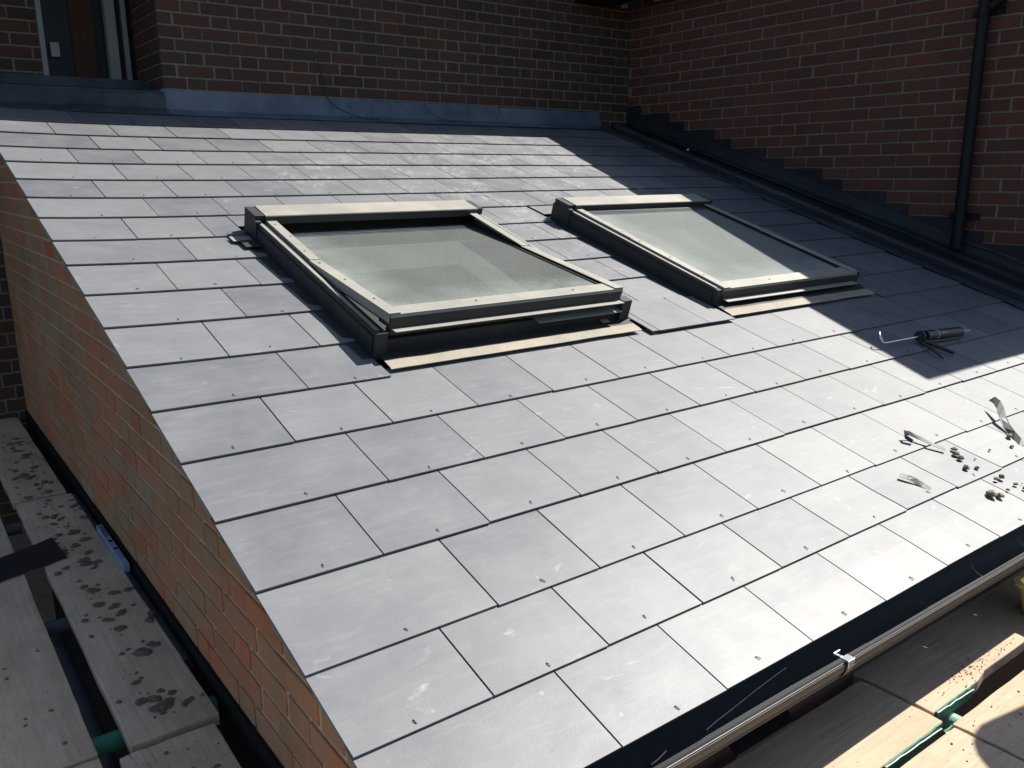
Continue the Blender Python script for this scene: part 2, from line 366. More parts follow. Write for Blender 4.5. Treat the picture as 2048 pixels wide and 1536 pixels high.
# copper disc rivets, bent over above each tail
RIV = [r for r in RIV if not (r[0] > 3.9 - .24 * (4.5 - r[1]) + .1 and r[1] > .8)]
def rivet_mesh(mb, u, v, big=False):
    a = random.gauss(.12, .28); L = random.uniform(.009, .014); h = .0128 + dz(u, v)
    d = Vector((sin(a), -cos(a)))
    mb.tube([RWv(u, v, h - .004), RWv(u, v, h + .0005), RWv(u + d[0] * .003, v + d[1] * .003, h + .0022), RWv(u + d[0] * L, v + d[1] * L, h + random.uniform(.0, .003))], [.0012, .0013, .0013, .0010], 6)
key = lambda r: (RWv(*r) - camo.matrix_world.translation).length
RIV.sort(key=key)
for r in RIV[:98]:
    mb = MB(); rivet_mesh(mb, *r); mb.build('rivet', M_copper, roof)
mb = MB()
for r in RIV[98:]: rivet_mesh(mb, *r)
tag(mb.build('far_rivets', M_steel, roof), kind='stuff')

# ------------------------------------------------------------------ brick walls
def clip_poly(poly, planes):                    # keep a*x+b*y<=c
    for a, b, c in planes:
        out = []
        for i in range(len(poly)):
            p, q = poly[i], poly[(i + 1) % len(poly)]
            dp, dq = a*p[0]+b*p[1]-c, a*q[0]+b*q[1]-c
            if dp <= 0: out.append(p)
            if dp * dq < 0: t = dp / (dp - dq); out.append((p[0]+(q[0]-p[0])*t, p[1]+(q[1]-p[1])*t))
        poly = out
        if len(poly) < 3: return []
    return poly
def bricks(s0, s1, z0, z1, course, sphase, zphase, bond, to_world, planes=(), depth=.0055, sc=1.0, jit=1.0):
    """brick faces standing proud of the mortar; s along the wall, z up; to_world(s,z,d) d outwards"""
    mb = MB(); k0 = math.floor((z0 - zphase) / course); k1 = math.ceil((z1 - zphase) / course)
    for k in range(k0, k1):
        za = zphase + k * course + .0125; zb = zphase + (k + 1) * course
        za = za - .0008; zb = zb - .0002
        if bond == 'flemish': unit = [.225 * sc, .1125 * sc]; off = (k % 2) * .16875 * sc
        else: unit = [.225 * sc]; off = (k % 2) * .1125 * sc
        per = sum(unit); s = sphase + off + math.floor((s0 - sphase - off) / per) * per; j = 0
        while s < s1:
            w = unit[j % len(unit)]; a, b = s + .0065 + random.uniform(-.003, .003)*jit, s + w - .0065 + random.uniform(-.003, .003)*jit
            s += w; j += 1
            a, b = max(a, s0), min(b, s1)
            if b - a < .02: continue
            tz = random.uniform(-.0012, .0012)*jit
            poly = [(a, za + tz), (b, za - tz), (b, zb - tz*.5), (a, zb + tz*.5)]
            poly = clip_poly([(p[0], max(z0, min(z1, p[1]))) for p in poly], planes)
            if len(poly) < 3: continue
            d = depth + random.uniform(-.0015, .0015); n = len(poly); e = .0022
            cx = sum(p[0] for p in poly)/n; cz = sum(p[1] for p in poly)/n
            def ins(p):
                return (p[0] + (e if p[0] < cx else -e), p[1] + (e if p[1] < cz else -e))
            vs = [to_world(p[0], p[1], -.004) for p in poly] + [to_world(p[0], p[1], d - .0018) for p in poly] + [to_world(*ins(p), d) for p in poly]
            fs = [tuple(range(2*n, 3*n))] + [(i, (i+1)%n, n+(i+1)%n, n+i) for i in range(n)] + [(n+i, n+(i+1)%n, 2*n+(i+1)%n, 2*n+i) for i in range(n)]
            mb.add(vs, fs, (random.random(), random.random(), random.random()))
    return mb
def wall_sheet(pts, name, m, parent):
    mb = MB(); n = len(pts) // 2
    mb.add(pts, [tuple(range(len(pts)))] if len(pts) == 4 else [tuple(range(len(pts)))]); return mb.build(name, m, parent)
# back wall (faces -Y), right of the recess
bw = thing('rear_brick_wall', (3.0, 4.7, 0), 'dark red Flemish bond brick house wall above the blue lead flashing', 'wall')
Yb = 4.7055
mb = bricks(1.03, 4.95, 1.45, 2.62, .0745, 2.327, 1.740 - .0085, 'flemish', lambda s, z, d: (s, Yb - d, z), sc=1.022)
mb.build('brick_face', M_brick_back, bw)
c = MB(); c.box((1.034, Yb, 1.0), (5.05, Yb + .22, 2.75)); c.box((1.034, 4.95, 1.0), (1.25, 5.42, 2.75)); c.build('mortar_core', M_mortar_d, bw)
mb = bricks(4.72, 5.40, 1.45, 2.62, .0745, 4.72, 1.740 - .0085, 'flemish', lambda s, z, d: (1.034 - d, s, z), sc=1.022); mb.build('return_brick_face', M_brick_back, bw)
# right wall (faces -X)
rw = thing('side_brick_wall', (4.95, 2.6, 0), 'tall red stretcher bond brick wall on the right behind the black downpipe', 'wall')
Xr = 4.9555
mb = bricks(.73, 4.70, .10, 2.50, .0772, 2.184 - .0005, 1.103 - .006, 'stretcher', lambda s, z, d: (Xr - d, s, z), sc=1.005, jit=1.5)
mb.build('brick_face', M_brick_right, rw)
c = MB(); c.box((Xr, .735, -2.4), (Xr + .25, 4.93, 2.55)); c.build('mortar_core', M_mortar_d, rw)
# gable wall (faces -X) under the left verge
gw = thing('gable_brick_wall', (.035, 2.2, 0), 'orange brick gable wall with greenish stains beneath the left verge of the slates', 'wall')
Xg = .0405
lim = -.030
pl = [(-sin(TH), cos(TH), lim)]
mb = bricks(.14, 4.5, -1.35, 1.40, .0750, 2.0, .524 - .006, 'flemish', lambda s, z, d: (Xg - d, s, z), pl, jit=1.6)
mb.build('brick_face', M_brick_gable, gw)
def rz_(y, h=0): return y * tan(TH) + h / cos(TH)
c = MB()
P0 = [(Xg, .145, -2.4), (Xg, 4.5, -2.4), (Xg, 4.5, rz_(4.5, -.024)), (Xg, .145, rz_(.145, -.024))]
c.add(P0 + [(p[0] + .2, p[1], p[2]) for p in P0], [(0,3,2,1), (4,5,6,7), (0,1,5,4), (1,2,6,5), (2,3,7,6), (3,0,4,7)]); c.build('mortar_core', M_mortar_l, gw)
c = MB(); c.box((.026, .20, -2.4), (.034, 4.49, -.222)); c.build('wall_foot_shade', M_dark, gw)  # dark strip painting in the shade at the foot of the wall
# pointed verge: wavy mortar fillet below the slates
c = MB(); n = 120; vs = []; fs = []
for i in range(n + 1):
    v = .08 + (4.72 - .08) * i / n; k = dz(0, v)
    w = .034 + .010 * noise.noise(Vector((v * 6, 0, 0))) + .005 * noise.noise(Vector((v * 22, 3, 0)))
    x = .010 + .004 * noise.noise(Vector((v * 9, 7, 0)))
    vs += [RWv(.10, v, .001 + k), RWv(x - .008, v, .001 + k), RWv(x, v, -.012 + k * .5), RWv(x + .010, v, -w), RWv(Xg + .02, v, -w - .006)]
for i in range(n):
    for j in range(4): a = i * 5 + j; fs.append((a, a + 1, a + 6, a + 5))
c.add(vs, fs, None, None, True); c.build('verge_mortar', M_verge, gw)
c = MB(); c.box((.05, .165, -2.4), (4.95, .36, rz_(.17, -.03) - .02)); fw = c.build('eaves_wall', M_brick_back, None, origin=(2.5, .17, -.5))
tag(fw, 'shaded house wall under the eaves behind the black gutter', 'wall')
# lower back wall left of the gable
lw = thing('lower_brick_wall', (-.6, 4.5, 0), 'shaded dark brick wall at the far end of the left scaffold boards', 'wall')
Yl = 4.5055
mb = bricks(-2.6, .035, -.9, 1.33, .0750, -.4, .524 - .006, 'flemish', lambda s, z, d: (s, Yl - d, z)); mb.build('brick_face', M_brick_back, lw)
c = MB(); c.box((-2.6, Yl, -2.4), (.30, 4.68, 1.335)); c.build('mortar_core', M_mortar_d, lw)

# ------------------------------------------------------------------ recess with window on the left
rc = thing('recess_brick_wall', (0, 5.4, 1.5), 'very dark brick wall at the back of the recess top left', 'wall')
mb = bricks(-2.4, .48, 1.55, 2.75, .0745, .1, 1.70, 'stretcher', lambda s, z, d: (s, 5.312 - d, z)); mb.build('brick_face', M_brick_back, rc)
c = MB(); c.box((-2.4, 5.312, 1.0), (.484, 5.45, 2.75)); c.build('mortar_core', M_mortar_d, rc)
win = thing('patio_window', (.75, 5.33, 1.66), 'white framed window deep in the shaded recess at the top left', 'window')
def cbox(name, m, parent, *bs, bevel=.002):
    c = MB()
    for b in bs: c.box(*b)
    return c.build(name, m, parent, bevel=bevel)
cbox('frame', M_pvc, win, ((.485, 5.306, 1.66), (.515, 5.33, 2.75)))
cbox('frame', M_pvc, win, ((.865, 5.24, 1.66), (.925, 5.33, 2.75)))
cbox('frame', M_pvc, win, ((.965, 5.26, 1.66), (.995, 5.33, 2.75)))
cbox('sill', M_lead_old, win, ((-.2, 4.95, 1.60), (1.03, 5.30, 1.655)))
cbox('pane', M_pane, win, ((.515, 5.31, 1.66), (1.034, 5.34, 2.75)), bevel=0)
M_curtain = rough_material('curtain_brown', (.08,.034,.024), (.055,.025,.019), 5, stretch=(6, 1, .4))
cbox('curtain', M_curtain, win, ((.665, 5.295, 1.66), (.80, 5.308, 2.75)))
cbox('handle_plate', M_pvc, win, ((.535, 5.27, 1.80), (.585, 5.285, 1.885)))
cbox('lead_sill_strip', M_lead_old, win, ((-2.3, 4.69, 1.50), (1.028, 4.97, 1.572)))

# ------------------------------------------------------------------ leadwork
def sweep(name, m, parent, xs, prof, amp=.004, fx=9, seed=0, along='x', smooth=True):
    """prof: list of (a,b) resampled; surface of leadwork with dressed ripples"""
    P = []
    for i in range(len(prof) - 1):
        (a, b), (c_, d) = prof[i], prof[i + 1]
        for k in range(4): t = k / 4; P.append((a + (c_ - a) * t, b + (d - b) * t))
    P.append(prof[-1]); n = len(P); vs = []; fs = []
    for i, x in enumerate(xs):
        for j, (y, z) in enumerate(P):
            q = amp * noise.noise(Vector((x * fx, y * 7 + seed, z * 7))) + amp * .5 * noise.noise(Vector((x * fx * 3.1, y * 16, z * 16 + seed)))
            if j in (0, n - 1): q *= .5
            if along == 'x': vs.append((x, y - q * .7, z + q * .7))
            else: vs.append(RWv(y - q * .4, x, z + q))
    for i in range(len(xs) - 1):
        for j in range(n - 1): a = i * n + j; fs.append((a, a + 1, a + n + 1, a + n) if along != 'x' else (a, a + n, a + n + 1, a + 1))
    mb = MB(); mb.add(vs, fs, None, None, smooth); o = mb.build(name, m, parent)
    s = o.modifiers.new('s', 'SOLIDIFY'); s.thickness = .0022; s.offset = -1; return o
def lin(a, b, n): return [a + (b - a) * i / n for i in range(n + 1)]
def rp(v, h): q = RWv(0, v, h); return (q.y, q.z)
bl = thing('rear_lead_flashing', (2.8, 4.6, 1.4), 'pale blue lead flashing dressed up the rear brick wall', 'flashing')
for k, (xa, xb) in enumerate(((1.01, 2.46), (2.43, 3.55), (3.52, 4.62))):
    lift = .0015 * k
    sweep('lead_sheet', M_lead, bl, lin(xa, xb, 70), [rp(4.772, .012 + lift), rp(4.80, .015 + lift), rp(4.865, .020 + lift), (4.668, 1.462 + lift), (4.684, 1.50 + lift), (4.690, 1.545), (4.693, 1.588 - .004 * k)], .005, 8, k * 3)
blo = thing('grimy_lead_flashing', (.3, 4.6, 1.4), 'grimy dark lead flashing below the recess at the roof top left', 'flashing')
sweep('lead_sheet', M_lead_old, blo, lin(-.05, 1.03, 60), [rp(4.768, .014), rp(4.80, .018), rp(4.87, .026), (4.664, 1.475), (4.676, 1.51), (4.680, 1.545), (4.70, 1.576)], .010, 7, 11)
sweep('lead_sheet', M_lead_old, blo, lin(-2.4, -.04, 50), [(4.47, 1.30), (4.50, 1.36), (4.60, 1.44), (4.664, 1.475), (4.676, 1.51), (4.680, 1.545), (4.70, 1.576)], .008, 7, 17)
# top row of bedding mortar above the lead
cbox('mortar_line', M_mortar_d, bl, ((1.04, 4.692, 1.586), (4.75, 4.704, 1.594)), bevel=0)
# right abutment: secret gutter roll, flat bay, stepped cover flashing
al = thing('side_lead_flashing', RWv(4.5, 2.5, 0), 'long dark lead valley flashing running down the shaded side brick wall', 'flashing')
uo = lambda v: 4.50 - .10 * sstep(4.6, .9, v) if False else 4.40 + .11 * max(0, min(1, (v - .9) / 4.0))
def vsweep(name, m, v0, v1, prof, amp, seed, fx=5):
    P = []
    for i in range(len(prof) - 1):
        (a, b), (c_, d) = prof[i], prof[i + 1]
        for k in range(3): t = k / 3; P.append((a + (c_ - a) * t, b + (d - b) * t))
    P.append(prof[-1]); n = len(P); vs = []; fs = []; xs = lin(v0, v1, int((v1 - v0) * 26))
    for v in xs:
        for j, (du, h) in enumerate(P):
            q = amp * noise.noise(Vector((v * fx, du * 9 + seed, h * 9))) + amp * .5 * noise.noise(Vector((v * fx * 3, du * 20, seed)))
            ee = .008 * noise.noise(Vector((v * 7, seed, 1))) if j == 0 else 0
            vs.append(RWv((uo(v) if du < .46 else 4.50) + du + ee if du < .46 else du + 4.40, v, h + q))
    for i in range(len(xs) - 1):
        for j in range(n - 1): a = i * n + j; fs.append((a, a + 1, a + n + 1, a + n))
    mb = MB(); mb.add(vs, fs, None, None, True); o = mb.build(name, m, al); s = o.modifiers.new('s', 'SOLIDIFY'); s.thickness = .002; s.offset = -1
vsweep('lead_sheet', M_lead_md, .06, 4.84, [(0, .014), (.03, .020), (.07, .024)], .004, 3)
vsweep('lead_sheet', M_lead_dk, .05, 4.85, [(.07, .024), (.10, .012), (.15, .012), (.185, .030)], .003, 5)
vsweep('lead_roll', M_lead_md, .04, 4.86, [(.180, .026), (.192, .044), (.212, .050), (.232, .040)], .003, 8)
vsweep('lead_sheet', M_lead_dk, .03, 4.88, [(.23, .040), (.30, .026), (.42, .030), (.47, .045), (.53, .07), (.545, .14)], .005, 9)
mb = MB(); z = .12; k = 0
for k in range(24):                                  # stepped cover flashing
    y0 = .74 + k * .165; y1 = min(y0 + .18, 4.70); zt = (math.floor((y0 * tan(TH) + .17 + (.02 if k % 3 else .05) - 1.097) / .0772) + 1) * .0772 + 1.100; zb = y0 * tan(TH) + .01
    x = 4.9455 - .0015 * (k % 2)
    mb.add([(x, y0, zb), (x, y1, zb + .03), (x, y1, zt + .002), (x, y0, zt), (x+.004, y0, zb), (x+.004, y1, zb + .03), (x+.004, y1, zt + .002), (x+.004, y0, zt)], [(0,3,2,1),(4,5,6,7),(0,1,5,4),(1,2,6,5),(2,3,7,6),(3,0,4,7)])
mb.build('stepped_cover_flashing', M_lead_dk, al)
vs = MB(); vs.tube([RWv(4.93 + .01 * sin(i), 1.05 + i * .11, .125 + .008 * sin(i * 1.7)) for i in range(9)], .007, 8); vs.build('lead_lip', M_lead_md, al)
# cable
mb = MB(); pts = [(2.03, 4.688, 1.86), (2.06, 4.686, 1.74), (2.09, 4.682, 1.60), (2.13, 4.672, 1.54), (2.20, 4.655, 1.50), (2.30, 4.62, 1.462), (2.44, 4.57, 1.44)]
mb.tube(pts, .0028, 6); tag(mb.build('loose_cable', M_black, None, origin=(2.2, 4.65, 1.46)), 'thin black cable hanging down over the blue lead flashing, left of the other', 'cable', 'thin cables on the lead')
mb = MB(); mb.tube([(2.86, 4.682, 1.585), (2.88, 4.672, 1.55), (2.93, 4.65, 1.49), (3.0, 4.62, 1.47), (3.06, 4.58, 1.445)], .0022, 6)
tag(mb.build('loose_cable', M_black, None, origin=(2.9, 4.65, 1.46)), 'short black cable end lying on the blue lead, right of the longer cable', 'cable', 'thin cables on the lead')

# ------------------------------------------------------------------ roof windows
def local(name, m, parent, boxes, bevel=.0015, M=None):
    c = MB()
    for b in boxes: c.box(b[0], b[1], None, M)
    return c.build(name, m, parent, bevel=bevel, parts_local=True)
GR = 'roof windows in the slate roof'
BX0, BX1, BY0, BY1 = .25, .78, .36, .70
def make_window():
    w = thing('roof_window', RWv(WIN[0][0], WV0, 0), 'left roof window, its dusty sash tilted open at the bottom', 'roof window', GR, (TH, 0, 0))
    Wd = 1.12; L = 1.20
    local('frame', M_frame, w, [((0, 0, -.02), (.036, L, .088)), ((Wd - .036, 0, -.02), (Wd, L, .088)), ((.036, 0, -.02), (Wd - .036, .032, .062)), ((.036, L - .05, -.02), (Wd - .036, L, .10))])
    local('corner_block', M_frame, w, [((-.008, L - .135, 0), (.034, L - .02, .118)), ((-.012, L - .16, 0), (.012, L - .135, .100))])
    local('corner_block', M_frame, w, [((Wd - .034, L - .135, 0), (Wd + .008, L - .02, .118))])
    # step down flashing kerb along both sides
    local('side_flashing', M_frame, w, [((-.006, .02, .0), (-.0005, L - .14, .070)), ((Wd + .0005, .02, 0), (Wd + .006, L - .14, .070)), ((-.05, -.01, .006), (-.006, L - .1, .010)), ((Wd + .006, -.01, .006), (Wd + .062, L - .1, .010))])
    local('edge_strip', M_cover, w, [((.004, .02, .0885), (.018, L - .15, .092))])
    local('edge_strip', M_cover, w, [((Wd - .018, .02, .0885), (Wd - .004, L - .15, .092))])
    # hood over the top
    c = MB(); prof = [(L - .020, .118), (L - .022, .122), (L - .145, .121), (L - .147, .117), (L - .147, .085), (L - .143, .085), (L - .143, .115), (L - .024, .116)]
    c.prism(prof, .034, Wd - .03); c.build('top_hood', M_cover, w, bevel=.001, parts_local=True)
    c = MB(); c.prism([(L - .1485, .085), (L - .1485, .1165), (L - .147, .1165), (L - .147, .085)], .034, Wd - .03); c.build('hood_front', M_frame, w, parts_local=True)
    # fixed upper side covers
    local('side_cover', M_cover, w, [((.037, .62, .096), (.078, L - .148, .100)), ((.037, .62, .070), (.041, L - .148, .096))])
    local('side_cover', M_cover, w, [((Wd - .078, .62, .096), (Wd - .037, L - .148, .100)), ((Wd - .041, .62, .070), (Wd - .037, L - .148, .096))])
    local('screw', M_steel, w, [((.050, .70, .100), (.057, .707, .102)), ((.052, L - .20, .100), (.059, L - .193, .102)), ((.060, L - .34, .100), (.067, L - .333, .102))], 0)
    # apron at the bottom, dressed over the slates
    c = MB(); n = 40; vs = []; fs = []
    for i in range(n + 1):
        x = .0 + (Wd + .01) * i / n; r1 = .002 * noise.noise(Vector((x * 9, 1, 0))); e = .004 * noise.noise(Vector((x * 5, 4, 2)))
        vs += [(x, .000, .026), (x, -.004, .024), (x, -.014, .021 + r1), (x, -.058, .0205 + r1), (x, -.100 + e, .0185 + r1), (x, -.112 + e, .016 + abs(r1)), (x, -.112 + e, .0135)]
    for i in range(n):
        for j in range(6): a = i * 7 + j; fs.append((a, a + 1, a + 8, a + 7))
    up = MB(); up.add(vs, [f for f in fs if f[0] % 7 < 3], None, None, False); up.build('upper_apron', M_frame, w, parts_local=True)  # dark frame colour paints in the sash's shade on the upper strip
    c.add(vs, [f for f in fs if f[0] % 7 >= 3], None, None, False); c.build('apron', M_apron, w, parts_local=True)
    # shaft below, with a pale board added close under the glass to brighten it
    local('reveal_and_added_board', M_room, w, [((.036, .032, -.28), (.046, L - .05, -.021)), ((Wd - .046, .032, -.28), (Wd - .036, L - .05, -.021)), ((.046, .032, -.28), (Wd - .046, .042, -.021)), ((.046, L - .06, -.28), (Wd - .046, L - .05, -.021)), ((.037, .033, -.028), (Wd - .037, L - .052, -.012))], 0)
    local('dark_reflection', M_black, w, [((BX0, BY0, -.0115), (BX1, BY1, -.004))], 0)  # dark panel added to imitate a dark reflection in the left pane
    # pivoting sash, origin at the pivot
    b0, b1 = -.60, .47
    s = local('sash', M_frame, w, [((.041, b0 + .03, -.030), (.085, b1, .004)), ((Wd - .085, b0 + .03, -.030), (Wd - .041, b1, .004)), ((.041, b0 + .010, -.040), (Wd - .041, b0 + .075, .004)), ((.085, b1 - .05, -.03), (Wd - .085, b1, .004))])
    s.location = (0, .60, .085)
    gl_ = local('glass', M_glass, s, [((.084, b0 + .074, -.006), (Wd - .084, b1 - .049, .000))], 0)
    gl_.data.materials.append(M_clear)
    for p in gl_.data.polygons: p.material_index = 0 if p.normal.z > .5 else 1
    gk = MB()
    for bx in (((.085, b0 + .075, .0003), (.091, b1 - .05, .005)), ((Wd - .093, b0 + .075, .0003), (Wd - .085, b1 - .05, .005)), ((.091, b1 - .058, .0003), (Wd - .093, b1 - .05, .006))): gk.box(*bx)
    local('top_gasket', M_lead, s, [((.088, b1 - .066, .0004), (Wd - .094, b1 - .060, .004)), ((.088, b1 - .080, .0004), (Wd - .094, b1 - .077, .002))], 0)
    gk.build('glazing_gasket', M_black, s, parts_local=True)
    local('bottom_cover', M_cover, s, [((.041, b0 - .004, .0045), (Wd - .041, b0 + .070, .009)), ((.041, b0 - .004, -.018), (Wd - .041, b0 - .001, .0045))])
    local('bottom_drip', M_cover, s, [((.045, b0 - .036, -.044), (Wd - .045, b0 + .01, -.040))])
    local('bottom_bar', M_frame, s, [((.041, b0 - .0055, -.042), (Wd - .041, b0 + .0095, -.004)), ((.043, b0 - .002, -.066), (Wd - .043, b0 + .03, -.045))])
    local('sash_cover', M_cover, s, [((.034, b0 - .004, .010), (.080, .018, .014)), ((.034, b0 - .004, -.020), (.038, .018, .010))])
    local('sash_cover', M_cover, s, [((Wd - .080, b0 - .004, .010), (Wd - .034, .018, .014)), ((Wd - .038, b0 - .004, -.020), (Wd - .034, .018, .010))])
    local('screw', M_steel, s, [((.052, -.03, .0145), (.060, -.022, .017)), ((.055, -.24, .0145), (.062, -.233, .017)), ((.055, -.46, .0145), (.062, -.453, .017)), ((.40, b0+.03, .0095), (.407, b0+.037, .013)), ((.85, b0+.03, .0095), (.857, b0+.037, .013))], 0)
    return w, s
def copy_tree(o, parent=None):
    c = o.copy(); COL.objects.link(c); c.parent = parent
    for ch in list(o.children): copy_tree(ch, c)
    return c
w1, s1 = make_window()
w2 = copy_tree(w1)
w2.location = RWv(WIN[1][0], WV0, 0); w2['label'] = 'right roof window, closed flat, its far side in shadow near the side wall'
s1.rotation_euler = (radians(-5.6), 0, 0)
for ch in list(w2.children_recursive):
    if ch.name.startswith('dark_reflection'): bpy.data.objects.remove(ch); continue
    if ch.name.startswith('glass'): ch.data = ch.data.copy(); ch.data.materials[0] = M_glass2
# details only of the open left window
local('sill_plate', M_pvc, w1, [((.66, -.030, .0625), (1.085, .045, .0645))], 0)
local('corner_trim', M_frame, w1, [((1.085, -.02, .0), (1.135, .03, .105))])
local('lead_tab', M_apron, w1, [((.985, -.035, .028), (1.02, -.012, .031))], 0)
local('frame_end', M_frame, w1, [((-.012, -.02, 0), (.03, .0, .098))])
local('flashing_flap', M_apron, w1, [((-.10, 1.045, .0195), (-.02, 1.10, .021))], 0)
local('flashing_flap', M_frame, w1, [((-.075, .97, .0195), (-.01, 1.045, .024))], 0)

# ------------------------------------------------------------------ gutter, bracket, downpipe, eaves
gt = thing('eaves_gutter', (2.2, .046, 0), 'black half round gutter along the front eaves of the slate roof', 'gutter')
cy, cz, r = .048, -.002, .0565
pr = [(cy + r * cos(a), cz + r * sin(a)) for a in [radians(180 + 180 * i / 18) for i in range(19)]]
prin = [(cy + (r - .002) * cos(a), cz + (r - .002) * sin(a)) for a in [radians(360 - 180 * i / 18) for i in range(19)]]
c = MB(); c.prism(pr + prin, -.06, 4.9, smooth=False); c.build('channel', M_gutter, gt)
c = MB(); c.tube([(-.06, cy - r + .001, cz + .001), (4.9, cy - r + .001, cz + .001)], .0016, 8); c.build('rim', M_rim, gt)
# outer moulded face with two beads
pf = []
for a_, e_ in ((181, .0012), (190, .0016), (200, .0016), (206, .0012), (208, -.0005), (212, -.0005), (214, .0035), (222, .0045), (228, .003)):
    a = radians(a_); rr = r + e_ + .001; pf.append((cy + rr * cos(a), cz + rr * sin(a)))
c = MB(); c.prism(pf + [(y + .0035, z + .0005) for y, z in pf[::-1]], -.06, 4.9, smooth=False); c.build('outer_face', M_gutter_out, gt)
def bracket(x):
    c = MB(); q = [(x - .012 + .024 * t, 0, 0) for t in (0, 1)]
    pb = [(cy + (r + .007) * cos(a), cz + (r + .007) * sin(a)) for a in [radians(183 + 150 * i / 12) for i in range(13)]]
    pi_ = [(cy + (r + .0055) * cos(a), cz + (r + .0055) * sin(a)) for a in [radians(333 - 150 * i / 12) for i in range(13)]]
    c.prism(pb + pi_, x - .013, x + .013, smooth=False)
    b = c.build('bracket', M_black, gt)
    c = MB(); y0 = cy - r
    c.box((x - .013, y0 - .009, .003), (x + .013, y0 + .012, .007)); c.box((x - .013, y0 - .009, -.012), (x + .013, y0 - .0065, .003)); c.box((x - .010, y0 + .012, .0035), (x - .002, y0 + .030, .0065)); c.box((x - .016, y0 + .026, .0035), (x + .008, y0 + .030, .012))
    c.build('clip', M_steel, gt, bevel=.0008)
for x in (.12, 1.09, 2.45, 3.4): bracket(x)
st = MB(); e = .0006
def gp(x, t): t = t * .45 + .42; return gp0(x, t)
def gp0(x, t): a = radians(180 + 180 * t); return (x, cy + (r - .006) * cos(a), cz + (r - .006) * sin(a))
st.tube([gp(.70, .42), gp(.74, .50), gp(.80, .58), gp(.88, .70), gp(.96, .80), gp(1.0, .84)], .0011, 5)
tag(st.build('grass_stem', M_straw, None, origin=gp(.8, .6)), 'long pale dry stem lying in the black gutter', 'grass stem', 'dry stems lying in the gutter')
st = MB(); st.tube([gp(.535, .36), gp(.56, .40), gp(.585, .48)], .0014, 5)
tag(st.build('grass_stem', M_straw, None, origin=gp(.55, .4)), 'short pale stem in the black gutter near the bottom edge', 'grass stem', 'dry stems lying in the gutter')

M_pipe = rough_material('pipe_black', (.006,.0065,.007), (.009,.0095,.01), 12, rough=.6, spec=.3)
dp = thing('downpipe', (4.885, 1.69, .6), 'black round downpipe fixed up the side brick wall on the right', 'downpipe')
c = MB(); c.tube([(4.885, 1.69, .66), (4.885, 1.69, 2.7)], .034, 24); c.build('pipe', M_pipe, dp)
c = MB(); c.tube([(4.885, 1.69, .70), (4.885, 1.69, .60)], .037, 20); c.build('shoe', M_pipe, dp)
for z in (.80, 1.98):
    c = MB(); c.tube([(4.885, 1.69, z - .025), (4.885, 1.69, z + .025)], .038, 24); c.box((4.93, 1.60, z - .02), (4.952, 1.78, z + .02)); c.build('pipe_clip', M_pipe, dp)
c = MB(); c.tube([(4.885, 1.655, 2.00), (4.885, 1.60, 2.03), (4.885, 1.575, 2.03)], .026, 14); c.build('side_inlet', M_pipe, dp)

ev = thing('side_eaves', (4.8, 2.7, 2.5), 'dark overhanging eaves with a pale batten at the top of the corner', 'eaves')
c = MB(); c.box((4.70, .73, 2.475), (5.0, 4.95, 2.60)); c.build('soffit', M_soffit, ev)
cbox('batten', M_batten, ev, ((4.745, 3.3, 2.435), (4.772, 4.69, 2.474)))
for y in (4.60, 4.22, 3.9): cbox('batten_block', M_batten, ev, ((4.74, y - .05, 2.405), (4.778, y, 2.434)))
c = MB(); c.add([(4.70, .73, 2.601), (4.70, 4.95, 2.601), (7.2, 4.95, 4.0), (7.2, .73, 4.0)], [(0, 3, 2, 1)]); c.build('tiled_slope', M_tile_far, ev)
be = thing('rear_eaves', (1.5, 4.4, 2.7), 'overhanging eaves of the house above the rear brick wall', 'eaves')
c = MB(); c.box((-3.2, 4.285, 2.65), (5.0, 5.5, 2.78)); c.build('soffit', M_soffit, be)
c = MB(); c.add([(-3.2, 4.285, 2.781), (5.0, 4.285, 2.781), (5.0, 7.0, 4.6), (-3.2, 7.0, 4.6)], [(0, 1, 2, 3)]); c.build('tiled_slope', M_tile_far, be)
c = MB(); c.box((4.32, 4.28, 2.42), (4.69, 4.70, 2.649)); c.build('valley_box', M_soffit, be)

